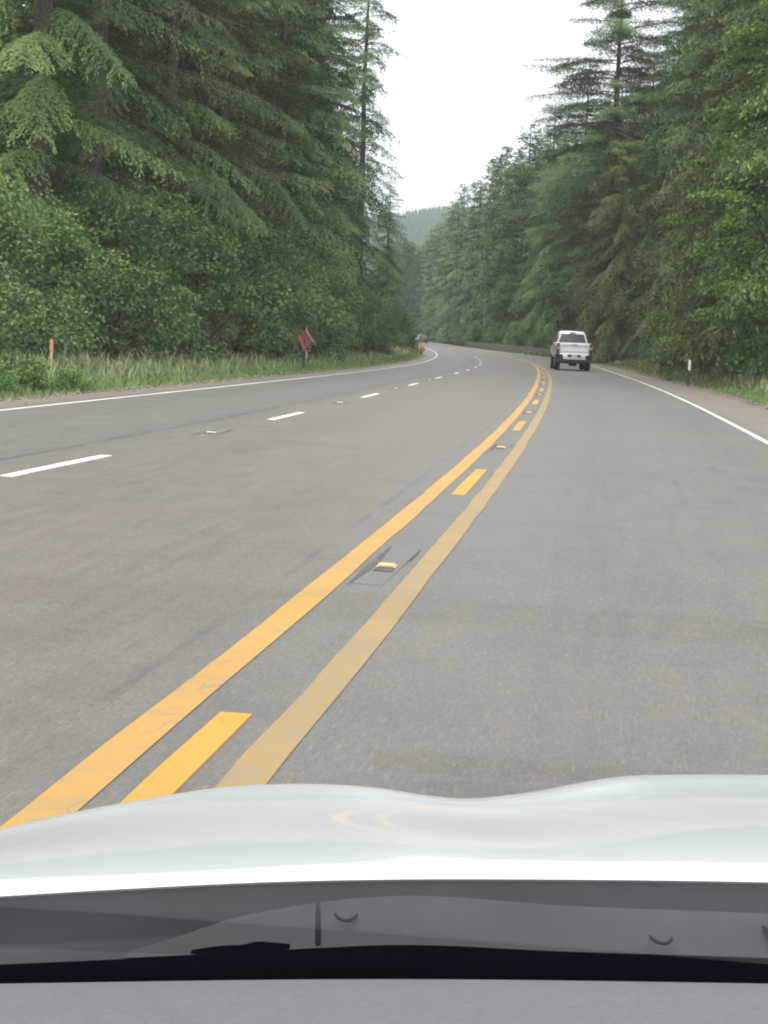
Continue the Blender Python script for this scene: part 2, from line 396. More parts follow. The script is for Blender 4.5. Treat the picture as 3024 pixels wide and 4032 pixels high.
def conifer(seed, H=33, R=4.6, z0=1.2, nb=150, leafL=.34, leafW=.13, droop=.5, dens=1.0, matn='fir', topp=.75, gap=0.0, barkn='bark', tipup=0.0, fz=.7):
    g = np.random.default_rng(seed)
    wob = np.cumsum(g.normal(0, .05, (12, 2)), 0); zz = np.linspace(0, H, 12)
    TP = np.concatenate([wob - wob[0], zz[:, None]], 1)
    tr = .010 * H * (1 - zz / H) ** .8 + .03
    parts = [tube_np(TP, tr, 9)]
    C, D, N, L, W, T = [], [], [], [], [], []
    zs = z0 + (H - z0) * (np.arange(nb) + g.uniform(0, 1, nb)) / nb
    az = np.arange(nb) * 2.399 + g.normal(0, .35, nb)
    for z, a in zip(zs, az):
        if g.random() < gap: continue
        u = (z - z0) / (H - z0)
        l = R * min(1.0, .55 + 2.2 * u) * (1 - u) ** topp * g.uniform(.6, 1.12) + .65
        up0 = .25 * u + tipup; dr = droop * (1.15 - u) * g.uniform(.6, 1.4)
        ns = max(4, int(l / .24 * dens))
        t = np.linspace(0, 1, 7)
        def pos(t):
            r = l * t; h = l * (up0 * t - dr * t**2 + .18 * dr * t**4)
            az_ = a + .12 * np.sin(3 * t + a)
            return np.stack([r * np.cos(az_), r * np.sin(az_), z + h], -1)
        base = np.array([np.interp(z, zz, TP[:, 0]), np.interp(z, zz, TP[:, 1]), 0])
        bp = pos(t) + base
        parts.append(tube_np(bp, (.010 + .006 * l) * (1 - t * .93), 4))
        bt = g.uniform(-.26, .22)
        ts = (np.arange(ns) + g.uniform(0, 1, ns)) / ns * .92 + .08; bw = g.uniform(.6, 1.25)
        for sgn in (-1, 1):
            tl = (.28 + .30 * l * (1 - ts) ** .6 * np.clip(ts * 2.5, .25, 1)) * g.uniform(.35, 1.45, ns) * bw
            nl = np.maximum(3, (tl / (leafL * .20) * dens).astype(int)); idx = np.repeat(np.arange(ns), nl)
            s = (np.concatenate([np.arange(k) for k in nl]) + g.uniform(0, 1, len(idx))) / nl[idx]
            p0 = pos(ts[idx]) + base
            fw = norm(pos(np.minimum(ts[idx] + .02, 1.02)) - pos(ts[idx] - .02))
            side = np.stack([-np.sin(a) * np.ones(len(idx)), np.cos(a) * np.ones(len(idx)), np.zeros(len(idx))], 1) * sgn
            dn = np.array([0, 0, -1.])
            td = norm(fw * .62 + side * .8 + dn * (.10 + .30 * dr) * (.4 + s[:, None]))
            c = p0 + td * (tl[idx] * s)[:, None] + dn * (.35 * droop * tl[idx] * s**2)[:, None]
            hang = (g.random(len(c)) < .22) * g.uniform(0, 1, len(c)) * (.9 + .25 * l) * leafL * 2.4 * fz
            c = c + g.normal(0, .035 + .30 * leafL * fz, c.shape); c[:, 2] -= hang
            dd = norm(td + dn * .35 * s[:, None] + g.normal(0, .33, c.shape))
            nn = norm(np.array([math.cos(a) * .75, math.sin(a) * .75, .8]) + g.normal(0, .24, c.shape))
            C.append(c); D.append(dd); N.append(nn)
            L.append(leafL * g.uniform(.6, 1.3, len(c))); W.append(leafW * g.uniform(.7, 1.3, len(c)))
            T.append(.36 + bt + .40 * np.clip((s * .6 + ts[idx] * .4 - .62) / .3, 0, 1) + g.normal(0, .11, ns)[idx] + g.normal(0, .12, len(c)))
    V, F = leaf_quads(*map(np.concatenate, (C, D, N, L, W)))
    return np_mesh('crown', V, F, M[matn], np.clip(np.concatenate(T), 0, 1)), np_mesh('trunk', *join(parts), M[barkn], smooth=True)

def broadleaf(seed, H=14, R=4.5, nclump=34, leaf=.20, nleaf=420, matn='maple', zlo=.12, squash=.62, cr=(.9, 1.9), barkn='bark', trunk=True, droop=.25):
    g = np.random.default_rng(seed); parts = []
    C, D, N, L, T = [], [], [], [], []
    for i in range(nclump):
        h = zlo + (1 - zlo) * ((i + g.random()) / nclump)
        env = R * math.sin(math.pi * min(1, .18 + h * .80)) ** .7
        a = i * 2.4 + g.normal(0, .5); rr = env * g.uniform(.35, 1.0)
        c = np.array([rr * math.cos(a), rr * math.sin(a), h * H * .95]); r = g.uniform(*cr)
        nl = int(nleaf * (r / cr[1]) ** 2)
        d = norm(g.normal(0, 1, (nl, 3))); rad = r * g.uniform(.35, 1.05, nl) ** .6
        d2 = d * np.array([1, 1, squash]); p = c + d2 * rad[:, None]
        p += .18 * r * np.sin(p * 3.1 + i)                     # break up the round outline
        p[:, 2] -= droop * r * (np.hypot(p[:, 0] - c[0], p[:, 1] - c[1]) / r) ** 2 * .5
        C.append(p); N.append(norm(d * .45 + np.array([0, 0, 1.0]) + g.normal(0, .28, p.shape)))
        D.append(norm(g.normal(0, 1, p.shape) + d * .5 - np.array([0, 0, .3])))
        L.append(leaf * g.uniform(.55, 1.4, nl)); T.append(.48 + g.uniform(-.22, .22) + g.normal(0, .13, nl))
        k = 6; tt = np.linspace(0, 1, k)[:, None]
        st = np.array([0, 0, max(.02, h - .28) * H * .9]) if trunk else np.array([g.normal(0, .15) * R, g.normal(0, .15) * R, 0])
        mid = (st + c) / 2 + np.array([0, 0, .12 * H * (1 if trunk else .4)])
        bp = (1-tt)**2 * st + 2*tt*(1-tt) * mid + tt**2 * c
        parts.append(tube_np(bp, np.linspace(.022 * R + .012, .010, k), 4))
    if trunk:
        zz = np.linspace(0, H * .9, 10); wob = np.cumsum(g.normal(0, .07, (10, 2)), 0)
        parts.append(tube_np(np.concatenate([wob - wob[0], zz[:, None]], 1), .016 * H * (1 - zz / H) ** .8 + .02, 8))
    C, D, N, L = map(np.concatenate, (C, D, N, L))
    V, F = leaf_quads(C, D, N, L, L * .8)
    return np_mesh('crown', V, F, M[matn], np.clip(np.concatenate(T), 0, 1)), np_mesh('trunk', *join(parts), M[barkn], smooth=True)

P = {}
P['near1'] = conifer(11, 33, 5.4, .8, 125, .15, .030, .62, 1.3, 'fir', .55, fz=.15)
P['near2'] = conifer(12, 34, 5.0, 1.0, 130, .15, .030, .50, 1.3, 'spruce', .55, fz=.15)
P['near3'] = conifer(13, 30, 5.6, .8, 120, .15, .030, .70, 1.25, 'fir', .55, fz=.15)
P['mid1'] = conifer(21, 33, 5.0, 1.2, 135, .24, .058, .56, 1.1, 'fir', .50, fz=.35)
P['mid2'] = conifer(22, 34, 5.4, 1.4, 130, .24, .058, .66, 1.1, 'spruce', .50, fz=.35)
P['mid3'] = conifer(23, 31, 4.8, 1.4, 135, .24, .058, .50, 1.1, 'fir', .55, fz=.35)
P['sparse'] = conifer(24, 37, 5.4, 3.0, 150, .28, .07, .75, 1.05, 'spruce', .50, .22)
P['hemlock'] = conifer(25, 40, 10.5, 8.0, 150, .26, .065, .26, 1.1, 'spruce', .34, .14, tipup=0, fz=1.3)
P['cedar1'] = conifer(26, 28, 5.8, .6, 130, .26, .065, .85, 1.1, 'cedar', .42)
P['cedar2'] = conifer(27, 26, 5.4, .6, 125, .26, .065, 1.05, 1.1, 'cedar', .38)
P['far1'] = conifer(31, 32, 4.6, 1.6, 95, .55, .19, .5, .75, 'fir', .45)
P['far2'] = conifer(32, 33, 5.0, 1.6, 90, .55, .19, .6, .75, 'spruce', .45)
P['highcrown'] = conifer(33, 32, 3.8, 11.0, 90, .55, .2, .5, .6, 'spruce', .7, 0, 'palebark')
P['maple1'] = broadleaf(41, 18, 4.8, 60, .15, 1500, 'maple', .06, .42, (.8, 1.75))
P['maple2'] = broadleaf(42, 13, 4.2, 44, .15, 1350, 'maple', .05, .42, (.7, 1.55))
P['alder1'] = broadleaf(43, 9, 3.6, 36, .13, 1300, 'alder', .06, .55, (.6, 1.3))
P['alder2'] = broadleaf(44, 24, 4.9, 70, .22, 900, 'alder', .10, .5, (.8, 1.75))
P['bush1'] = broadleaf(51, 4.4, 2.3, 26, .105, 950, 'shrub', .06, .75, (.55, 1.05), trunk=False)
P['bush2'] = broadleaf(52, 3.2, 2.0, 22, .10, 900, 'shrub', .05, .75, (.5, .95), trunk=False)
P['bush3'] = broadleaf(53, 5.2, 2.4, 28, .12, 950, 'brightshrub', .06, .8, (.55, 1.1), trunk=False)
P['bush4'] = broadleaf(55, 5.0, 2.7, 30, .105, 1000, 'shrub', .05, .7, (.6, 1.15), trunk=False)
P['weed'] = broadleaf(54, 1.0, 1.1, 20, .09, 330, 'brightshrub', .05, .8, (.25, .5), trunk=False)

def plant(kind, proto, x, y, s, label, cat, group=None, zs=1.0, sink=.06, rz=None):
    z = ground_z(x, y) - sink
    o = empty(kind, (x, y, z), random.uniform(0, 6.28) if rz is None else rz); o.scale = (s, s, s * zs)
    tag(o, label, cat, group)
    c = link('crown', P[proto][0], o); t = link('trunk' if cat == 'tree' else 'stems', P[proto][1], o)
    return o

ORD = ['', 'nearest', 'second nearest', 'third nearest', 'fourth nearest', 'fifth nearest', 'sixth nearest', 'seventh nearest', 'eighth nearest', 'ninth nearest', 'tenth nearest', 'eleventh nearest', 'twelfth nearest', 'thirteenth nearest', 'fourteenth nearest', 'fifteenth nearest', 'sixteenth nearest', 'seventeenth nearest', 'eighteenth nearest', 'nineteenth nearest', 'twentieth nearest']
R2 = random.Random(5)

# left wall of conifers
y = 50.0; k = 0
fl = []
while y < 138:
    fl.append(y); y += 5.6 + .02 * y + R2.uniform(-.8, .8)
for k, y in enumerate(fl):
    off = 7.6 + R2.uniform(-.8, .8) + (2.0 if y > 105 else 0)
    p = ['near1', 'near2', 'near3'][k % 3] if y < 85 else ['mid1', 'mid2', 'mid3'][k % 3]
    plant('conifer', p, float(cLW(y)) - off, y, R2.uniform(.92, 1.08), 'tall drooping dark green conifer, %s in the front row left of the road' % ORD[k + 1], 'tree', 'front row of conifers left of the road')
plant('conifer', 'sparse', -3.3, 156, 1.0, 'thin open conifer with gappy dark branches standing against the sky at the left wall\'s end', 'tree')
plant('conifer', 'mid2', -.6, 172, .5, 'shorter dense conifer under the thin open one at the left wall\'s end', 'tree')
for row, dx in ((1, 12.5), (2, 18)):
    y = 56 + row * 4
    while y < 150:
        plant('conifer', ['mid1', 'mid2', 'mid3'][R2.randrange(3)], float(cLW(y)) - dx - R2.uniform(-1, 1), y, R2.uniform(.95, 1.12), 'tall dark conifer, %s row left of the road, %s the orange sign' % (['', 'second', 'third'][row], 'nearer than' if y < 95 else 'farther than'), 'tree', 'back rows of conifers left of the road')
        y += 7.5 + R2.uniform(-1, 1)
for y in (240, 262, 290, 325, 370):
    plant('conifer', R2.choice(['far1', 'far2']), float(cLW(y)) - 11.5 - R2.uniform(0, 2), y, R2.uniform(.85, 1.0), 'far conifer beyond the bend left of the road, behind the left guardrail', 'tree', 'far conifers beyond the bend on the left')

for _ in range(2): R2.choice(['far1', 'far2']); R2.uniform(0, 2); R2.uniform(.85, 1.0)

# right wall
fr = []
y = 78.0
while y < 232:
    fr.append(y); y += 6.2 + .02 * y + R2.uniform(-.9, .9)
def rx(y):
    return float(np.interp(y, [40, 80, 110, 125, 165, 200, 250, 300, 350, 420, 520], [15.5, 19.3, 21.5, 22.6, 22.6, 20.2, 17.0, 14.6, 13.2, 11.6, 10.0]))
for k, y in enumerate(fr):
    p = ['cedar1', 'mid3', 'cedar2', 'mid1', 'cedar1'][k % 5] if y > 95 else ['near2', 'near1'][k % 2]
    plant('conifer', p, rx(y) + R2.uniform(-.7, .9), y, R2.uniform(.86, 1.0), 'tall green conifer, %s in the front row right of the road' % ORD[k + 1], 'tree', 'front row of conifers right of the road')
plant('conifer', 'hemlock', 19.6, 155, 1.0, 'tallest right side conifer with bare dark trunk and long level boughs against the sky', 'tree')
for row, dx in ((1, 6), (2, 12), (3, 19)):
    y = 88 + row * 5
    while y < 262:
        s = R2.uniform(.92, 1.06)
        plant('conifer', ['mid1', 'cedar1', 'mid2', 'cedar2'][R2.randrange(4)], rx(y) + dx + R2.uniform(-1.2, 1.2), y, s, 'tall conifer, %s row right of the road, %s' % (['', 'second', 'third', 'fourth'][row], 'right of the pickup truck' if y < 128 else 'above the pickup truck' if y < 185 else 'left of the pickup truck'), 'tree', 'back rows of conifers right of the road')
        y += 9 + R2.uniform(-1.5, 1.5)
y = 240
while y < 560:
    for dx in (0, 7, 15):
        plant('conifer', R2.choice(['far1', 'far2']), rx(y) + dx + R2.uniform(-1, 1), y + R2.uniform(-3, 3), R2.uniform(.82, 1.0), 'distant conifer, %s line %s the right guardrail' % ({0: 'front', 7: 'middle', 15: 'rear'}[dx], 'just beyond' if y < 330 else 'far beyond' if y < 430 else 'farthest beyond'), 'tree', 'distant conifers beyond the right guardrail')
    y += 13
for k in range(8):
    plant('conifer', 'highcrown', 14.6 + k * .75 + R2.uniform(-.2, .2), 262 - k * 4, R2.uniform(.8, .95), 'slender conifer with bare pale trunk among the stand behind the right guardrail', 'tree', 'slender bare trunked conifers behind the guardrail')

plant('conifer', 'cedar1', 17.6, 75, 1.1, 'broad drooping cedar between the nearest maple and the marker post', 'tree')
plant('conifer', 'cedar2', 19.6, 93, 1.15, 'broad drooping cedar rising above the white marker post', 'tree')
plant('conifer', 'cedar1', 17.5, 60, 1.1, 'broad drooping cedar behind the nearest maple at the right edge', 'tree')
plant('conifer', 'cedar2', 18.6, 141, .72, 'shorter full cedar just behind and right of the pickup truck', 'tree')
for x_, y_ in ((23.6, 136), (25.5, 150), (27.5, 160), (22.6, 120)):
    plant('conifer', 'mid2', x_, y_, 1.15, 'very tall conifer filling the top of the right wall, right of the level boughed one', 'tree', 'very tall conifers at the top of the right wall')
# broadleaf trees right
for (p, x, y, s, lab) in [
    ('maple1', 16.2, 67, 1.0, 'bright green maple at the right edge, nearest tree on the right'),
        ('maple2', 16.9, 82, 1.05, 'rounded yellow green maple behind the white marker post'),
    ('maple2', 18.9, 99, .95, 'low spreading maple between marker post and pickup truck'),
    ('alder2', 21.8, 128, 1.0, 'light green alder just right of the pickup truck'),
    ('alder2', 21.0, 183, 1.0, 'pale alder above the right guardrail, left of the pickup truck'),
    ('alder1', 17.6, 222, 1.3, 'small bright alder near the far end of the right guardrail'),
    ('alder2', 17.2, 236, 1.1, 'yellow green alder high above the far end of the right guardrail')]:
    plant('broadleaf_tree', p, x, y, s, lab, 'tree')
for y, x in ((470, -1), (500, 4), (525, 9), (545, 0), (560, 13), (580, 6), (600, -4), (610, 10)):
    plant('broadleaf_tree', 'alder2', x, y, R2.uniform(1.0, 1.3), 'light green broadleaf tree closing the far end of the road', 'tree', 'light green trees at the far end of the road')
for k in range(26):
    plant('conifer', R2.choice(['far1', 'far2']), R2.uniform(-22, 34), R2.uniform(600, 720), R2.uniform(.8, 1.1), 'hazy conifer in the stand beyond the far end of the road', 'tree', 'hazy conifers beyond the far end of the road')

# shrubs left
ls = [(41, 6.0, 'bush1', 1.0), (46, 6.6, 'bush4', .95), (50, 5.8, 'bush1', 1.15), (55, 6.2, 'bush4', 1.2), (60, 5.4, 'bush1', 1.2), (65, 5.8, 'bush2', 1.5), (71, 5.4, 'bush4', 1.2), (77, 5.6, 'bush2', 1.5), (84, 5.2, 'bush1', 1.25), (91, 5.2, 'bush4', 1.1), (99, 5.4, 'bush1', 1.1), (106, 6.2, 'bush2', 1.2), (124, 4.6, 'bush4', .95)]
for k, (y, off, p, s) in enumerate(ls):
    plant('shrub', p, float(cLW(y)) - off, y, s, 'leafy green roadside shrub, %s along the left tree wall' % ORD[k + 1], 'shrub', 'shrubs at the foot of the left tree wall')
for (x, y, p, s, lab) in [(-2.4, 112, 'bush3', .88, 'big bright green rounded bush right of the orange sign'), (-.9, 119, 'bush3', .62, 'smaller bright bush just right of the big rounded bush'),
                          (.4, 156, 'bush1', .9, 'dark shrub above the yellow object marker'), (1.2, 172, 'bush1', .9, 'dark shrub behind the left guardrail'),
                          (-14.6, 62, 'alder1', .9, 'low alder with pale leaves at the left edge of the picture'), (-9.8, 74, 'alder1', .95, 'low rounded alder in the left wall, left of the orange sign'),
                          (-7.0, 90, 'alder1', .85, 'low alder standing behind the orange sign')]:
    plant('shrub' if 'alder' not in p else 'broadleaf_tree', p, x, y, s, lab, 'shrub' if 'alder' not in p else 'tree')
for k, (x, y, s) in enumerate([(-7.6, 31.0, .62), (-7.05, 32.6, .72), (-6.4, 34.0, .5)]):
    plant('weed_clump', 'weed', x, y, s, ['bright green weed clump at the left picture edge beside the shoulder', 'largest bright green weed clump on the left verge', 'small weed clump on the verge, right of the largest one'][k], 'weeds')
# shrubs right
rsb = [(52, 7.2, 'bush2', .9), (58, 7.0, 'bush1', .9), (64, 6.6, 'bush2', .95), (70, 6.6, 'bush1', .9), (77, 6.0, 'bush2', 1.1), (84, 6.0, 'bush1', 1.0), (91, 5.6, 'bush2', 1.15), (99, 5.2, 'bush1', 1.05), (107, 5.0, 'bush2', 1.2), (116, 5.4, 'bush1', 1.0), (126, 5.6, 'bush2', 1.1)]
for k, (y, off, p, s) in enumerate(rsb):
    plant('shrub', p, float(cRW(y)) + off, y, s, 'leafy roadside shrub, %s at the foot of the right tree wall' % ORD[k + 1], 'shrub', 'shrubs at the foot of the right tree wall')
for k, y in enumerate((186, 200, 207, 214, 222, 230, 239, 249, 260)):
    plant('shrub', ['bush2', 'bush1', 'bush3'][k % 3], float(cRW(y)) + 4.0 + R2.uniform(-.4, .8), y, R2.uniform(.45, .85), 'light green shrub behind the right guardrail, %s of its row' % ORD[k + 1], 'shrub', 'shrubs behind the right guardrail')
for y in range(275, 560, 14):
    plant('shrub', R2.choice(['bush3', 'bush1', 'bush4']), float(cRW(y)) + 3.6 + R2.uniform(-.5, 1), y, R2.uniform(.45, .9), 'light green bush on the right edge of the distant road, %s' % ('nearer part' if y < 340 else 'middle part' if y < 440 else 'farthest part'), 'shrub', 'bushes edging the distant road')
    plant('shrub', 'bush1', float(cLW(y)) - 3.0, y, R2.uniform(.7, 1.0), 'bush left of the distant road beyond the left guardrail, %s' % ('nearer part' if y < 340 else 'middle part' if y < 440 else 'farthest part'), 'shrub', 'bushes left of the distant road')

# ------------------------------------------------------------------ grass
def grass(side, seed, N):
    g = np.random.default_rng(seed)
    y = 18 * (250 / 18) ** g.random(N)
    w = np.interp(y, [20, 60, 120, 250], [4.6, 4.6, 3.6, 2.6]) if side < 0 else np.interp(y, [20, 60, 120, 250], [3.2, 3.4, 3.6, 2.4])
    e = g.random(N) ** .8; d = e * w + g.normal(0, .10, N) + .02 + .16 * np.sin(y * 1.3) * np.sin(y * .37) * (e < .3)
    x = (ledge(y) - d) if side < 0 else (redge(y) + d)
    z = gz(y) + off_z(d) - .01
    clump = .5 + .5 * np.sin(x * 2.3 + 1.7 * np.sin(y * .9)) * np.sin(y * 1.1 + x)
    h = (.10 + .26 * np.clip(d / 1.8, 0, 1)) * g.uniform(.5, 1.25, N) * (.7 + .6 * clump)
    seedh = (g.random(N) < .11) & (d > 1.0); h = np.where(seedh, h * 1.35 + .08, h)
    wd = (.006 + .00030 * y) * g.uniform(.7, 1.4, N) * np.where(seedh, .8, 1)
    a = g.uniform(0, 6.28, N); lean = g.uniform(.05, .5, N) * h
    b = g.uniform(0, 6.28, N)
    P0 = np.stack([x, y, z], 1); S = np.stack([np.cos(a), np.sin(a), 0 * a], 1) * wd[:, None]
    mid = P0 + np.stack([np.cos(b) * lean * .35, np.sin(b) * lean * .35, h * .6], 1)
    top = P0 + np.stack([np.cos(b) * lean, np.sin(b) * lean, h], 1)
    V = np.stack([P0 - S, P0 + S, mid + S * 1.1, top, mid - S * 1.1], 1).reshape(-1, 3)
    F = np.arange(len(V)).reshape(-1, 5)
    T = np.where(seedh, g.uniform(.78, 1.0, N), g.uniform(.05, .62, N) + .14 * (clump - .5))
    me = np_mesh('grass', V, F, M['grass'], np.clip(T, 0, 1))
    return tag(link('grass', me), 'tall green verge grass with tan seed heads along the %s shoulder' % ('left' if side < 0 else 'right'), 'grass', kind='stuff')
grass(-1, 1, 75000); grass(1, 2, 60000)

# loose stones and leaf litter where the shoulders meet the grass
def gravel(seed, N):
    g = np.random.default_rng(seed); sd_ = np.where(g.random(N) < .5, -1, 1); y = 20 * (150 / 20) ** g.random(N)
    d = g.normal(-.05, .28, N); x = np.where(sd_ < 0, ledge(y) - d, redge(y) + d); r = g.uniform(.008, .024, N) * (1 + y / 90)
    z = gz(y) + np.where(d < 0, 0, off_z(np.abs(d)))
    O = np.array([[1, 0, 0], [0, 1, 0], [-1, 0, 0], [0, -1, 0], [0, 0, .7], [0, 0, -.5]]); rot = g.uniform(.6, 1.3, (N, 6, 3))
    V = (np.stack([x, y, z], 1)[:, None] + O[None] * rot * r[:, None, None]).reshape(-1, 3)
    T_ = np.array([(0, 1, 4), (1, 2, 4), (2, 3, 4), (3, 0, 4), (1, 0, 5), (2, 1, 5), (3, 2, 5), (0, 3, 5)])
    F = (np.arange(N)[:, None, None] * 6 + T_[None]).reshape(-1, 3)
    tag(link('gravel', np_mesh('gravel', V, F, M['stone'], np.repeat(g.random(N), 8))), 'loose brown gravel and litter along both shoulder edges', 'gravel', kind='stuff')
M['stone'] = mat('gravel stone', (.22, .18, .145), .9, 0, .2); q = NT(M['stone']); t_ = q.n('Attribute', attribute_name='tint').outputs['Fac']
q.set('Base Color', q.mix(t_, (.13, .10, .075), (.34, .29, .24)))
gravel(9, 9000)

# ------------------------------------------------------------------ distant wooded hill
def hz(x, y):
    r = 100 * np.exp(-((x - 40) / 620.) ** 2) * np.clip((y - 900) / 650, 0, 1) ** .8
    return r + 6 * np.sin(x * .011 + 1) * np.sin(y * .006) + 9 * np.clip((y - 900) / 600, 0, 1) * np.sin(x * .021) - 1
hx = np.linspace(-900, 900, 60); hy = np.linspace(880, 1900, 30)
V = np.array([(x, y, float(hz(x, y)) - .5) for y in hy for x in hx]); n = len(hx)
F = np.array([(i*n+j, i*n+j+1, (i+1)*n+j+1, (i+1)*n+j) for i in range(len(hy)-1) for j in range(n-1)])
tag(link('hill', np_mesh('hill', V, F, M['ground'], smooth=True)), kind='structure')
g = np.random.default_rng(77); N = 22000
x = g.uniform(-260, 360, N); y = g.uniform(930, 1560, N); z = hz(x, y); H = g.uniform(6, 13, N); r = H * .2
Vs, Fs, Ts = [], [], []
for lay in range(3):
    a0 = g.uniform(0, 6.28, N); zb = z + H * (.08 + .28 * lay); zt = np.minimum(zb + H * .5, z + H); rr = r * (1 - .28 * lay)
    ring = [np.stack([x + rr * g.uniform(.7, 1.2, N) * np.cos(a0 + k * 1.257), y + rr * np.sin(a0 + k * 1.257), zb - g.uniform(0, .06, N) * H], 1) for k in range(5)]
    Vv = np.stack(ring + [np.stack([x, y, zt], 1)], 1).reshape(-1, 3)
    base = np.arange(N)[:, None] * 6
    Ff = np.concatenate([np.concatenate([base + k, base + (k + 1) % 5, base + 5], 1) for k in range(5)])
    Fs.append(Ff + sum(len(v) for v in Vs)); Vs.append(Vv); Ts.append(np.tile(g.uniform(.1, .9, N), 5))
me = np_mesh('forest', np.concatenate(Vs), np.concatenate(Fs), M['hillforest'], np.concatenate(Ts))
tag(link('forest', me), 'hazy conifer forest covering the distant hill', 'forest', kind='stuff')

# ------------------------------------------------------------------ reflectors sunk in the road
M['groove'] = nmat('groove', (.060, .058, .056), (.115, .11, .10), 14, .9)
M['amber'] = mat('amber lens', (.80, .42, .20), .35, 0, .5); M['clear'] = mat('clear lens', (.52, .50, .46), .4, 0, .4)
M['castiron'] = mat('worn casting', (.16, .15, .14), .6, .3)
def reflector(cf, y, lens, label, group, big=1.0):
    s = float(cf(y + .5) - cf(y - .5)); o = empty('road_reflector', (float(cf(y)), y, float(gz(y))), -math.atan(s))
    tag(o, label, 'reflector', group)
    b = MB(); b.add([(-.10, -.70, .003), (.07, -.74, .003), (.10, .85, .003), (-.08, .92, .003)], [(0, 1, 2, 3)]); b.build('patch', M['asphaltpatch'], o)
    b = MB()   # worn trench cut along the casting: dark wedge on the left, thin saw cut on the right
    b.add([(a, c * big, .006) for a, c in [(-.110, -.80), (-.092, -.55), (-.072, -.15), (-.070, .30), (-.086, .75), (-.098, .95), (-.108, .45), (-.116, -.2)]], [tuple(range(8))])
    b.add([(a, c, .006) for a, c in [(.088, .20), (.102, .4), (.104, .7), (.098, .85), (.094, .6), (.090, .4)]], [tuple(range(6))])
    b.add([(a, c, .0062) for a, c in [(-.055, -.20), (.06, -.22), (.055, -.10), (-.05, -.09)]], [(0, 1, 2, 3)]); b.build('groove', M['groove'], o)
    b = MB()   # ramped casting
    b.add([(-.055, -.06, .007), (.055, -.06, .007), (.055, .06, .007), (-.055, .06, .007), (-.04, -.02, .022), (.04, -.02, .022), (.04, .02, .022), (-.04, .02, .022)],
          [(0, 1, 5, 4), (1, 2, 6, 5), (2, 3, 7, 6), (3, 0, 4, 7), (4, 5, 6, 7)]); b.build('casting', lens, o)
    b = MB(); b.box((0, -.052, .017), (.09, .012, .018), Matrix.Rotation(RAD(-50), 3, 'X')); b.build('lens', lens, o)
    return o
M['asphaltpatch'] = nmat('patched asphalt', (.135, .128, .117), (.165, .157, .144), 30, .85, 5, .3)
for k, y in enumerate((9.56, 20.8, 32.0, 44.6, 57.2, 69.0, 81.0)):
    reflector(cMID, y, M['amber'], 'amber road reflector in a dark groove between the yellow lines, %s' % ORD[k + 1], 'amber reflectors between the yellow lines')
for k, y in enumerate((21.4, 33.0, 44.7, 57.5, 69.5)):
    reflector(lambda t: cDL(t) - .0, y, M['clear'], 'white road reflector between the white lane dashes, %s' % ORD[k + 1], 'white reflectors along the lane dashes')

# ------------------------------------------------------------------ guardrails
M['galv'] = nmat('weathered steel', (.065, .072, .055), (.12, .125, .098), 3, .7, 4, 0, 0, .3, .2)
M['post'] = nmat('weathered wood', (.12, .10, .08), (.20, .17, .14), 8, .9)
def guardrail(cf, off, y0, y1, side, label, sp=1.9):
    ys = np.arange(y0, y1 + .1, sp); mid = (y0 + y1) / 2
    o = empty('guardrail', (float(cf(mid)) + off, mid, float(gz(mid)))); tag(o, label, 'guardrail')
    ox, oy, oz = o.location
    prof = [(0, .78), (.04, .755), (.045, .72), (.0, .68), (-.03, .63), (.0, .58), (.045, .54), (.045, .50), (.0, .46), (-.03, .41), (0, .36), (.045, .32), (.04, .28), (0, .25)]
    b = MB(); rings = []
    for y in ys:
        x = float(cf(y)) + off; z = float(gz(y))
        rings.append([(x - ox - side * a, y - oy, z - oz + h) for a, h in prof] + [(x - ox - side * (a - .006), y - oy, z - oz + h) for a, h in prof[::-1]])
    b.loft(rings); b.build('rail', M['galv'], o)
    for y in ys[::2]:
        x = float(cf(y)) + off + side * .16; pb = MB()
        pb.box((x - ox, y - oy, ground_z(x, y) - oz + .34), (.15, .2, .80)); pb.box((x - side * .11 - ox, y - oy, float(gz(y)) - oz + .62), (.09, .15, .34))
        pb.build('post', M['post'], o)
    return o
guardrail(cRW, 2.2, 140, 266, 1, 'long grey guardrail curving round the outside of the bend, beyond the pickup')
guardrail(cLW, -1.75, 151, 262, -1, 'short grey guardrail on the inside of the bend behind the yellow marker')

# ------------------------------------------------------------------ roadside markers and signs
M['orange'] = nmat('orange reflective vinyl', (.36, .07, .042), (.30, .058, .036), 6, .5)
M['maroon'] = nmat('maroon mesh fabric', (.15, .040, .040), (.20, .055, .050), 7, .8)  # maroon cloth of the sign face, its own colour
M['pink'] = nmat('faded pink vinyl', (.34, .19, .16), (.28, .15, .13), 8, .7)
M['darkwood'] = nmat('dark stained post', (.05, .04, .035), (.09, .07, .055), 12, .9)
M['tan'] = mat('tan wood', (.45, .33, .19), .8)
so_ = empty('folded_road_sign', (-3.41, 66.9, ground_z(-3.41, 66.9)), RAD(30)); so_.scale = (1.05, 1.05, 1.4); tag(so_, 'folded orange and maroon diamond roadwork sign on a post in the left verge', 'sign')
b = MB(); b.box((-.02, .03, .42), (.075, .06, .96)); b.build('post', M['darkwood'], so_)
b = MB(); b.box((.10, .035, .46), (.05, .025, .22)); b.build('weight_tag', M['tan'], so_)
def poly_panel(pts, y, th, m, name, par, rz=0):
    n_ = len(pts); b = MB(); b.add([(a, y, c) for a, c in pts] + [(a, y + th, c) for a, c in pts], [tuple(range(n_))[::-1], tuple(range(n_, 2 * n_))] + [(i, (i + 1) % n_, n_ + (i + 1) % n_, n_ + i) for i in range(n_)]); o = b.build(name, m, par); o.rotation_euler = (0, 0, rz); return o
poly_panel([(0.0, .55), (.30, .86), (.05, 1.26), (-.22, .95), (-.10, .66)], .0, .02, M['maroon'], 'sign_face', so_)
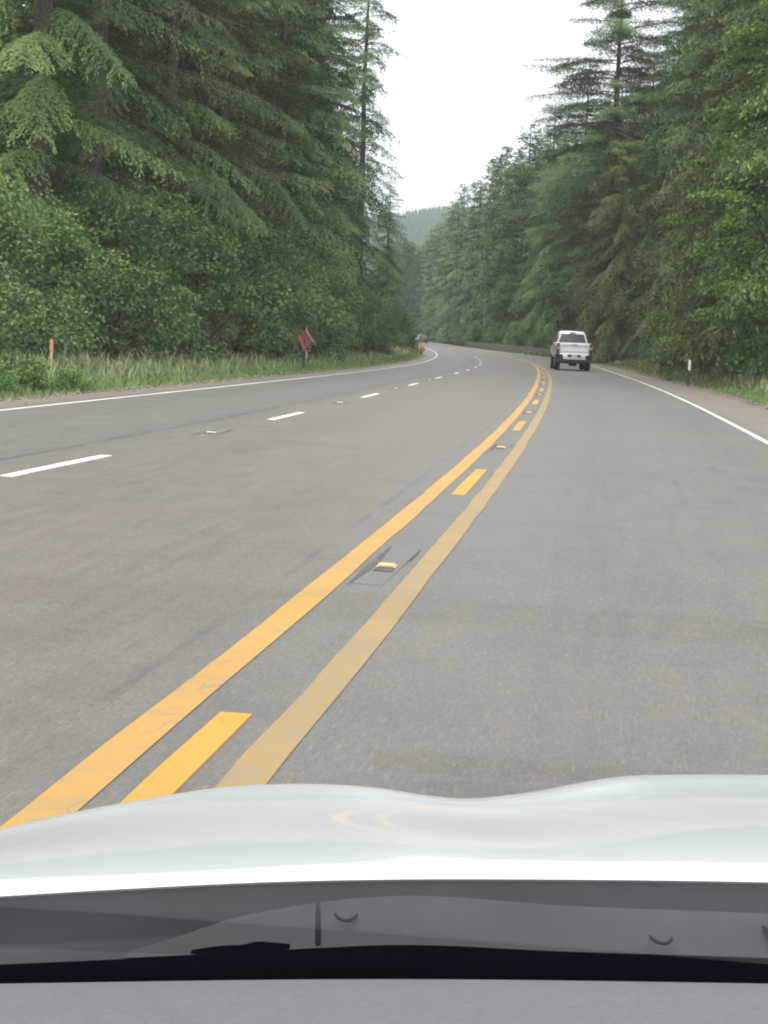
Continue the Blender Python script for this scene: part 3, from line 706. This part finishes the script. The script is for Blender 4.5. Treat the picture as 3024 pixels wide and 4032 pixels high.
poly_panel([(-.02, .52), (-.02, .70), (-.27, 1.06), (-.33, 1.02), (-.30, .92)], -.03, .02, M['orange'], 'folded_flap', so_)
poly_panel([(.03, 1.30), (.08, 1.16), (.39, .82), (.36, .78), (.02, 1.10), (-.02, 1.14)], -.032, .02, M['pink'], 'folded_edge', so_)
poly_panel([(-.03, .56), (.05, .56), (.06, 1.05), (-.01, 1.05)], -.025, .015, M['galv'], 'spine', so_)

pl = empty('delineator_post', (11.93, 67.2, ground_z(11.93, 67.2)), -.1); tag(pl, 'dark roadside post topped with a narrow white reflector, right verge', 'marker post')
M['whitesheet'] = mat('white sheeting', (.78, .80, .72), .4)
b = MB(); b.tube([(-.02, 0, -.2), (0, 0, .62), (.012, 0, 1.08)], .030, 6); b.build('post', M['darkwood'], pl)
b = MB(); b.box((.006, -.035, .90), (.105, .012, .40)); b.build('reflector', M['whitesheet'], pl, .004)
b = MB(); b.box((.006, -.032, .62), (.07, .01, .05)); b.build('bracket', M['castiron'], pl)
pr_ = empty('small_marker', (18.0, 146.5, ground_z(18.0, 146.5))); tag(pr_, 'small red and white marker post right of the pickup truck', 'marker post')
b = MB(); b.box((0, 0, .42), (.09, .05, .95)); b.build('post', M['whitesheet'], pr_)
b = MB(); b.box((0, -.04, .74), (.11, .02, .22)); b.build('red_band', mat('red sheeting', (.55, .10, .07), .5), pr_)
st = empty('survey_stake', (-7.65, 38, ground_z(-7.65, 38))); tag(st, 'orange topped wooden stake in the grass at far left', 'stake')
b = MB(); b.box((0, 0, .45), (.05, .03, 1.1)); b.build('stake', M['tan'], st)
b = MB(); b.box((0, 0, .86), (.075, .04, .26)); b.build('orange_wrap', mat('orange tape', (.50, .22, .10), .8), st)
st = empty('survey_stake', (-7.42, 38.3, ground_z(-7.42, 38.3))); tag(st, 'plain weathered stake just right of the orange topped one', 'stake')
b = MB(); b.box((0, 0, .45), (.05, .03, .98), Matrix.Rotation(RAD(4), 3, 'Y')); b.build('stake', M['post'], st)
dp = empty('short_post', (-1.35, 100, ground_z(-1.35, 100))); tag(dp, 'short dark post in the grass right of the orange sign', 'post')
b = MB(); b.tube([(0, 0, -.1), (0.01, 0, .72)], .04, 6); b.box((.01, -.03, .6), (.1, .02, .2)); b.build('post', M['darkwood'], dp)

om = empty('object_marker', (2.72, 149.4, ground_z(2.72, 149.4))); tag(om, 'yellow object marker with orange reflectors on the end of the left guardrail', 'marker')
b = MB(); b.box((0, .05, .25), (.12, .12, .7)); b.build('post', M['darkwood'], om)
b = MB(); t8 = [2 * math.pi * (i + .5) / 8 for i in range(8)]
b.add([(.33 * math.cos(t), 0, .50 + .30 * math.sin(t)) for t in t8] + [(.33 * math.cos(t), .03, .50 + .30 * math.sin(t)) for t in t8], [tuple(range(8)), tuple(range(8, 16))[::-1]] + [(i, 8 + i, 8 + (i + 1) % 8, (i + 1) % 8) for i in range(8)])
b.build('panel', nmat('marker yellow', (.52, .34, .045), (.42, .27, .04), 9, .5), om)
mo = mat('reflector orange', (.70, .26, .06), .35); mdk = mat('marker stripe', (.045, .04, .03), .6)
for (a, c) in ((-.15, .55), (.02, .50), (.17, .53), (.08, .36), (-.02, .68)):
    b = MB(); b.tube([(a, -.002, c), (a, -.022, c)], .055, 10); b.build('reflector', mo, om)
for s_ in (-.22, .24):
    b = MB(); b.box((s_, -.012, .45), (.06, .012, .34), Matrix.Rotation(RAD(30), 3, 'Y')); b.build('stripe', mdk, om)

# ------------------------------------------------------------------ vehicles
M['truckwhite'] = mat('white truck paint', (.64, .66, .68), .30, 0, .5, .6)
M['blackplastic'] = mat('black plastic', (.022, .022, .026), .6)
M['tyre'] = mat('tyre rubber', (.020, .020, .022), .85)
M['rim'] = mat('alloy rim', (.45, .45, .46), .3, .8)
M['darkglass'] = mat('tinted glass', (.055, .060, .064), .06, 0, .6)
M['tail'] = mat('tail light', (.17, .018, .016), .3, 0, .4, .2)
M['chrome'] = mat('chrome', (.62, .63, .65), .22, .9)
M['plate'] = mat('licence plate', (.55, .52, .54), .5)
def wheel(par, x, y, r, w):
    t = MB()
    pr = [(-w/2, r * .62), (-w/2, r * .93), (-w/2 + .03, r), (w/2 - .03, r), (w/2, r * .93), (w/2, r * .62)]
    N_ = 24; t.loft([[(x + a, y + h * math.cos(2*math.pi*i/N_), r + h * math.sin(2*math.pi*i/N_)) for i in range(N_)] for a, h in pr], cap=True)
    o = t.build('wheel', M['tyre'], par)
    s = 1 if x > 0 else -1; t = MB(); t.tube([(x + s * (w/2 - .02), y, r), (x + s * (w/2 + .012), y, r)], r * .58, 16); t.build('rim', M['rim'], o); return o

def pickup(loc, rz):
    o = empty('pickup_truck', loc, rz); tag(o, 'white crew cab pickup truck driving ahead in the right lane', 'pickup truck')
    W_ = 1.02
    def side(hw, z):  # cross section of the lower body, clockwise
        return None
    def sec(y, k=1.0, top=1.40, bot=.62, tuck=0.0):
        h = [(-.93, bot), (-1.0, .72), (-1.03, .98), (-1.025, 1.18), (-.985, top - .05), (-.94, top), (.94, top), (.985, top - .05), (1.025, 1.18), (1.03, .98), (1.0, .72), (.93, bot)]
        return [(a * k, y, z) for a, z in h]
    b = MB(); b.loft([sec(.07, .985), sec(.14), sec(2.0), sec(2.05, 1.0), sec(4.5, 1.0, 1.36), sec(5.55, .97, 1.22), sec(5.80, .90, 1.02)]); b.build('body', M['truckwhite'], o)
    # cab
    def cs(y, wb, wt, z1):
        return [(-wb, y, 1.36), (-wt - .02, y, z1 - .06), (-wt + .05, y, z1), (0, y, z1 + .025), (wt - .05, y, z1), (wt + .02, y, z1 - .06), (wb, y, 1.36)]
    b = MB(); b.loft([cs(1.95, .88, .86, 1.42), cs(2.0, .90, .72, 1.86), cs(2.15, .93, .69, 1.985), cs(3.2, .95, .69, 2.0), cs(3.7, .95, .74, 1.93), cs(4.35, .95, .90, 1.40)]); b.build('cab', M['truckwhite'], o)
    b = MB(); b.add([(-.78, 1.935, 1.43), (.78, 1.935, 1.43), (.64, 1.99, 1.84), (0, 1.99, 1.865), (-.64, 1.99, 1.84)], [(0, 1, 2, 3, 4)])
    vv = [(a, y - .03, z) for a, y, z in b.v]; b = MB(); b.add(vv + [(a, y + .05, z) for a, y, z in vv], [(0, 1, 2, 3, 4), (9, 8, 7, 6, 5)] + [(i, 5 + i, 5 + (i + 1) % 5, (i + 1) % 5) for i in range(5)]); b.build('rear_window', M['darkglass'], o)
    for s in (-1, 1):
        b = MB(); b.add([(s * .965, 2.25, 1.44), (s * .965, 4.05, 1.44), (s * .83, 3.55, 1.86), (s * .82, 2.3, 1.88)], [(0, 1, 2, 3)]); b.build('side_window', M['darkglass'], o)
    # tailgate with pressed panel
    b = MB(); b.box((0, .05, 1.10), (1.56, .06, .56)); b.box((0, .012, 1.305), (1.50, .03, .12)); b.box((0, .014, 1.00), (1.46, .03, .09)); tg = b.build('tailgate', M['truckwhite'], o, .012)
    b = MB(); b.box((0, -.008, 1.30), (.26, .02, .055)); b.build('handle', mat('grey handle', (.32, .28, .29), .5), tg)
    b = MB(); b.box((0, 1.96, 1.915), (.34, .04, .05)); b.build('brake_light', mat('pinkish lens', (.45, .27, .28), .3), o)
    for s in (-1, 1):
        b = MB(); b.add([(s * .845, .02, .86), (s * 1.0, .05, .86), (s * 1.015, .06, 1.1), (s * .965, .05, 1.37), (s * .845, .02, 1.37)] + [(s * .80, .2, .86), (s * 1.035, .26, .86), (s * 1.04, .26, 1.1), (s * .99, .26, 1.37), (s * .80, .2, 1.37)],
                        [(0, 1, 2, 3, 4), (9, 8, 7, 6, 5)] + [(i, 5 + i, 5 + (i + 1) % 5, (i + 1) % 5) for i in range(5)]); tl = b.build('tail_light', M['tail'], o)
        b = MB(); b.box((s * .915, .012, 1.13), (.07, .03, .12)); b.build('reverse_lens', mat('grey lens', (.55, .40, .38), .25), tl)
    # bumper
    b = MB(); b.box((0, -.06, .66), (1.30, .20, .20)); b.box((0, .02, .80), (1.72, .10, .10)); bp = b.build('bumper', M['chrome'], o, .02)
    for s in (-1, 1):
        b = MB(); b.loft([[(s * .64, -.14, .54), (s * .64, -.14, .74), (s * .70, .10, .84), (s * .70, .10, .52)], [(s * .86, -.10, .54), (s * .86, -.10, .80), (s * .86, .12, .90), (s * .86, .12, .52)], [(s * 1.02, .08, .56), (s * 1.02, .08, .84), (s * 1.03, .34, .90), (s * 1.03, .34, .54)]], smooth=False); b.build('bumper_corner', M['blackplastic'], bp)
        b = MB(); b.box((s * .26, -.15, .75), (.22, .06, .13)); b.build('step_recess', M['blackplastic'], bp)
    b = MB(); b.box((0, -.155, .735), (.30, .03, .15)); pt = b.build('licence_plate', M['plate'], o)
    b = MB(); b.box((0, -.174, .785), (.24, .008, .03)); b.build('plate_band', mat('plate red', (.45, .12, .12), .5), pt)
    b = MB(); b.box((0, .0, .50), (1.9, .3, .12)); b.box((0, 2.6, .52), (1.0, 5.2, .22)); b.tube([(-.8, .9, .42), (.8, .9, .42)], .07, 10); b.tube([(-.22, .9, .40), (.22, .9, .40)], .17, 12)
    b.box((0, -.08, .42), (.08, .2, .08)); b.box((-.42, .1, .40), (.05, .05, .16)); b.box((.42, .1, .40), (.05, .05, .16)); b.build('undercarriage', M['blackplastic'], o)
    for y in (1.25, 4.75):
        for x in (-.86, .86): wheel(o, x, y, .42, .29)
    for s in (-1, 1):
        b = MB(); b.box((s * 1.07, 3.9, 1.36), (.15, .10, .24)); b.box((s * .98, 3.92, 1.30), (.12, .05, .06)); b.build('side_mirror', M['blackplastic'], o, .02)
    return o
ty = 99.6
pickup((10.85, ty, float(gz(ty + 1)) + .004), RAD(-2)).scale = (1.05, 1.10, 1.17)

def car(name, label, loc, rz, paintm, front, s=1.0, tall=0.0):
    o = empty(name, loc, rz); o.scale = (s,) * 3; tag(o, label, 'car')
    def sec(y, w, z0, z1): return [(-w * .96, y, z0), (-w, y, (z0 + z1) / 2), (-w * .93, y, z1), (w * .93, y, z1), (w, y, (z0 + z1) / 2), (w * .96, y, z0)]
    b = MB(); b.loft([sec(0, .82, .35, .75), sec(.15, .90, .26, .95), sec(1.2, .93, .24, 1.0 + tall*.3), sec(3.3, .93, .24, .98 + tall*.3), sec(4.3, .88, .26, .82 + tall*.4), sec(4.5, .76, .35, .65)]); b.build('body', paintm, o)
    zt = 1.48 + tall
    b = MB(); b.loft([sec(.25, .80, .93, 1.0), sec(.7, .68, .95, zt - .06), sec(1.4, .66, .95, zt), sec(2.4, .66, .95, zt - .02), sec(3.4, .78, .93, 1.0)]); b.build('cabin', paintm, o)
    b = MB(); b.add([(-.70, .30, 1.04), (.70, .30, 1.04), (.58, .60, zt - .12), (-.58, .60, zt - .12)], [(0, 1, 2, 3)]); b.v = [(x, y - .03, z) for x, y, z in b.v]; b.build('rear_window', M['darkglass'], o)
    b = MB(); b.add([(-.68, 3.28, 1.05), (.68, 3.28, 1.05), (.58, 2.62, zt - .10), (-.58, 2.62, zt - .10)], [(3, 2, 1, 0)]); b.v = [(x, y + .04, z + .02) for x, y, z in b.v]; b.build('windscreen', M['darkglass'], o)
    for x in (-.7, .7):
        b = MB(); b.box((x, -.0, .78), (.26, .08, .16)); b.build('tail_light', M['tail'] if not front else M['blackplastic'], o)
        b = MB(); b.box((x, 4.42, .66), (.28, .12, .14)); b.build('headlight', M['clear'], o)
    b = MB(); b.box((0, .0, .42), (1.5, .12, .2)); b.box((0, 4.46, .40), (1.4, .1, .2)); b.build('bumper_trim', M['blackplastic'], o)
    for y in (.85, 3.6):
        for x in (-.80, .80): wheel(o, x, y, .32, .22)
    return o
car('car', 'white car far down the road beyond the guardrails, left of the red one', (6.7, 400, float(gz(405)) + .003), RAD(3), mat('white car paint', (.70, .73, .73), .3, 0, .5, .3), False, 1.0, .25)
car('car', 'red car far down the road beyond the guardrails, right of the white one', (6.3, 330, float(gz(330)) + .003), RAD(2), mat('red car paint', (.26, .075, .075), .4, 0, .5, .2), False, 1.0, .1)

# ------------------------------------------------------------------ the car the photo is taken from
own = empty('own_car', (0.02, 1.0, 0)); tag(own, 'white car we ride in: its bonnet, cowl and grey dashboard fill the bottom', 'car')
OX, OY = 0.02, 1.0
M['hood'] = mat('white bonnet paint', (.62, .645, .66), .25, 0, .5, .6)
M['cowl'] = nmat('cowl plastic', (.004, .005, .006), (.016, .018, .021), 7, .7)
M['cowltrim'] = nmat('cowl trim plastic', (.012, .015, .016), (.030, .034, .036), 7, .60)
M['frit'] = mat('black frit', (.003, .003, .005), .95, 0, 0)
M['dash'] = nmat('soft dashboard vinyl', (.110, .112, .120), (.128, .130, .138), 240, .62, 3, .15)
M['clip'] = mat('dark clip', (.008, .008, .012), .7, 0, .1)
crest = Curve([(-1.6, .40), (-.95, .58), (-.62, .70), (-.3973, .786), (-.3287, .8054), (-.2603, .8211), (-.1575, .8414), (-.0996, .8466), (-.0366, .8484), (.0044, .8468), (.0424, .8423), (.0898, .8385), (.1151, .8389), (.1464, .8434), (.1994, .8534), (.2459, .8651), (.2771, .8711), (.34, .876), (.4208, .8792), (.8, .872), (1.1, .82), (1.4, .74)])
lip = Curve([(-1.6, .76), (-.8, .852), (-.2716, .908), (-.1692, .9186), (-.0669, .9278), (.0112, .9328), (.1474, .9386), (.2938, .9428), (.7, .944), (1.3, .92)])
lipU = Curve([(-1.6, .75), (-.8, .842), (-.2831, .9024), (-.1411, .9149), (-.0524, .924), (.0111, .9296), (.1529, .9356), (.305, .9411), (.7, .943), (1.3, .915)])
Btop = Curve([(-1.2, .70), (-.35, .83), (-.1567, .8994), (-.1251, .914), (-.0936, .9268), (-.0618, .9348), (-.0381, .94), (.011, .947), (.1386, .9457), (.2757, .946), (1.2, .93)])
Bbot = Curve([(-1.2, .86), (-.2324, .9228), (-.0871, .936), (-.0332, .9414), (.0114, .9454), (.1291, .9461), (.2555, .9474), (1.2, .945)])
hxs = np.concatenate([np.linspace(-.92, -.45, 9), np.linspace(-.42, .46, 60), np.linspace(.5, 1.12, 10)])
hp = Curve([(1.2, 0), (1.25, .0), (1.34, .17), (1.50, .58), (1.62, .86), (1.75, 1.0), (1.9, 1.06), (2.1, 1.14)])
def hoodz(x, y):
    a, l0, cr = EYE + (float(lipU(x)) - EYE) * .974, float(lip(x)), float(crest(x))
    if y <= 1.2175: t = (y - 1.2) / .0175; return l0 + (a - l0) * (1 - max(0.0, 1 - t) ** 1.6)
    if y <= 1.75:
        t = (y - 1.2175) / .5325; e = t * t * (3 - 2 * t); e = .55 * t + .45 * e; return a + (cr - a) * e
    t = (y - 1.75); return cr - .20 * t - .42 * t * t
hys = np.concatenate([[1.2, 1.204, 1.209, 1.213, 1.2175, 1.224, 1.235], np.linspace(1.25, 1.75, 22), np.linspace(1.79, 2.35, 12)])
b = MB(); b.grid(lambda y, x: (x - OX, y - OY, hoodz(x, y)), hys, hxs)
b.grid(lambda y, x: (x - OX, 1.2 + y - OY, float(lip(x)) - .0001 - y), [0, .001, .002], hxs)
hood = b.build('bonnet', M['hood'], own)
s_ = hood.modifiers.new('sub', 'SUBSURF'); s_.levels = 1; s_.render_levels = 1
b = MB(); b.grid(lambda t, x: (x - OX, t[0] - OY, t[1](x)), [(1.202, lambda x: float(lip(x)) - .0022), (1.198, lambda x: float(lip(x)) - .012), (1.16, lambda x: float(lip(x)) - .022), (1.10, lambda x: float(Bbot(x)) - .015), (1.031, lambda x: float(Bbot(x)) - .001)], hxs)
b.build('wiper_tray', M['cowl'], own)
bx = np.linspace(-.155, 1.1, 90)
def bt_(x, t):
    z0, z1 = float(Btop(x)), float(Bbot(x)); z0 = max(z0, z1 - .03)
    return (x - OX, 1.12 - .088 * t - OY, z0 + (z1 - z0) * t + .006 * math.sin(math.pi * min(1, t * 1.1)) * .6 + .0006)
b = MB(); b.grid(lambda t, x: bt_(x, t), list(np.linspace(0, 1, 10)), bx); b.build('cowl_panel', M['cowltrim'], own)
b = MB(); b.tube([(p[0], p[1], p[2] + .0006) for p in [bt_(-.0345 + .004 * t, t) for t in (0.05, .3, .6, .95)]], [.0011, .0016, .0018, .0016], 6); b.build('panel_joint', M['clip'], own)
def uclip(x, t, r):
    p = Vector(bt_(x, t)); b = MB()
    pts = [(p.x + r * math.cos(a), p.y - r * 1.25 * math.sin(-a) * 1.6 - .004, p.z + .0035 + .001 * math.sin(a)) for a in [math.pi + .2 + k * (math.pi - .4) / 10 for k in range(11)]]
    b.tube(pts, [.0004] + [.0012] * 9 + [.0004], 6); b.build('retaining_clip', M['clip'], own)
uclip(-.025 + .011, .45, .0075); uclip(.190, .70, .0075)
b = MB()
for k in range(3): b.tube([(.262 + k * .009 - OX, 1.075 - OY, .953), (.264 + k * .009 - OX, 1.05 - OY, .955), (.268 + k * .010 - OX, 1.032 - OY, .9485)], [.0015, .0025, .0015], 6)
b.build('washer_nozzle', M['clip'], own)
hc = Curve([(-.115, 0), (-.106, .001), (-.09, .0022), (-.080, .0020), (-.070, .0036), (-.060, .0024), (-.047, .0006), (-.03, 0)])
b = MB(); b.grid(lambda t, x: (x - OX, 1.030 + .02 * t - OY, float(Bbot(x)) - .004 + (float(hc(x)) + .0038) * (1 if 0 < t < 1 else 0)), [0, .12, .6, 1], list(np.linspace(-.112, -.032, 26))); b.build('hinge_cover', M['frit'], own)
b = MB(); b.grid(lambda t, x: (x - OX, t[0] - OY, float(Bbot(x)) + t[1]), [(1.032, .0), (1.028, -.004), (1.02, -.03), (1.0, -.12)], hxs); b.build('windscreen_frit', M['frit'], own)
dfe = Curve([(-1.0, .87), (-.2254, .9243), (.0119, .9374), (.2489, .9447), (1.0, .955)])
def dz_(x, y):
    e = float(dfe(x)); sx_ = float(np.interp(y, [.80, .86, .93, .99], [-.075, -.085, -.118, -.150])); k_ = min(1, max(0, (sx_ - x) / .012 + .5)); e += .0045 * k_ * k_ * (3 - 2 * k_) * float(np.interp(y, [.90, .985], [1, 0])); return e + np.interp(y, [.30, .42, .6, .8, .9, .96, .992, 1.0, 1.004], [-.10, .018, .022, .0195, .0145, .0085, .002, -.002, -.03])
b = MB(); b.grid(lambda y, x: (x - OX, y - OY, dz_(x, y)), [.25, .3, .36, .42, .5, .6, .7, .8, .83, .85, .87, .885, .9, .915, .93, .945, .96, .97, .98, .992, 1.0, 1.004], np.sort(np.concatenate([hxs[(hxs > -.8)], np.linspace(-.165, -.065, 40)]))); b.build('dashboard', M['dash'], own)
def slot(x0, x1, y0, y1, name):
    b = MB(); b.grid(lambda y, x: (x - OX, y - OY, dz_(x, y) + .0015), list(np.linspace(y0, y1, 3)), list(np.linspace(x0, x1, 20))); b.build(name, M['frit'], own)
slot(.0, .62, .832, .848, 'defroster_vent'); slot(.03, .62, .853, .872, 'defroster_vent'); slot(-.6, .75, .724, .741, 'dash_seam')
# windscreen pane
gm = bpy.data.materials.new('windscreen glass'); gm.use_nodes = True; t = gm.node_tree; t.nodes.clear()
fr_ = t.nodes.new('ShaderNodeFresnel'); fr_.inputs[0].default_value = 1.45
tb = t.nodes.new('ShaderNodeBsdfTransparent'); tb.inputs[0].default_value = (.97, .985, .975, 1)
gb = t.nodes.new('ShaderNodeBsdfGlossy'); gb.inputs['Roughness'].default_value = .03
mx = t.nodes.new('ShaderNodeMixShader'); ou = t.nodes.new('ShaderNodeOutputMaterial')
fm = t.nodes.new('ShaderNodeMath'); fm.operation = 'MULTIPLY'; fm.inputs[1].default_value = .58; t.links.new(fr_.outputs[0], fm.inputs[0]); t.links.new(fm.outputs[0], mx.inputs[0]); t.links.new(tb.outputs[0], mx.inputs[1]); t.links.new(gb.outputs[0], mx.inputs[2]); t.links.new(mx.outputs[0], ou.inputs[0])
b = MB(); b.grid(lambda y, x: (x - OX, y - .05 * x * x - OY, float(Bbot(0)) - .006 + (1.022 - y) * .62 + .0 * x), [1.022, .7, .4, .1, -.15], list(np.linspace(-.75, .9, 12))); b.build('windscreen', gm, own)

# ------------------------------------------------------------------ air
hm = bpy.data.materials.new('haze'); hm.use_nodes = True; t = hm.node_tree; t.nodes.clear()
pv = t.nodes.new('ShaderNodeVolumePrincipled'); pv.inputs['Color'].default_value = (.86, .95, 1.0, 1); pv.inputs['Density'].default_value = .00028; pv.inputs['Anisotropy'].default_value = .2
ou = t.nodes.new('ShaderNodeOutputMaterial'); t.links.new(pv.outputs[0], ou.inputs['Volume'])
b = MB(); b.box((0, 0, 0), (7000, 6000, 260)); hz_ = b.build('haze', hm, loc=(0, 1900, 122)); tag(hz_, 'thin pale haze filling the valley air', 'haze', kind='stuff')
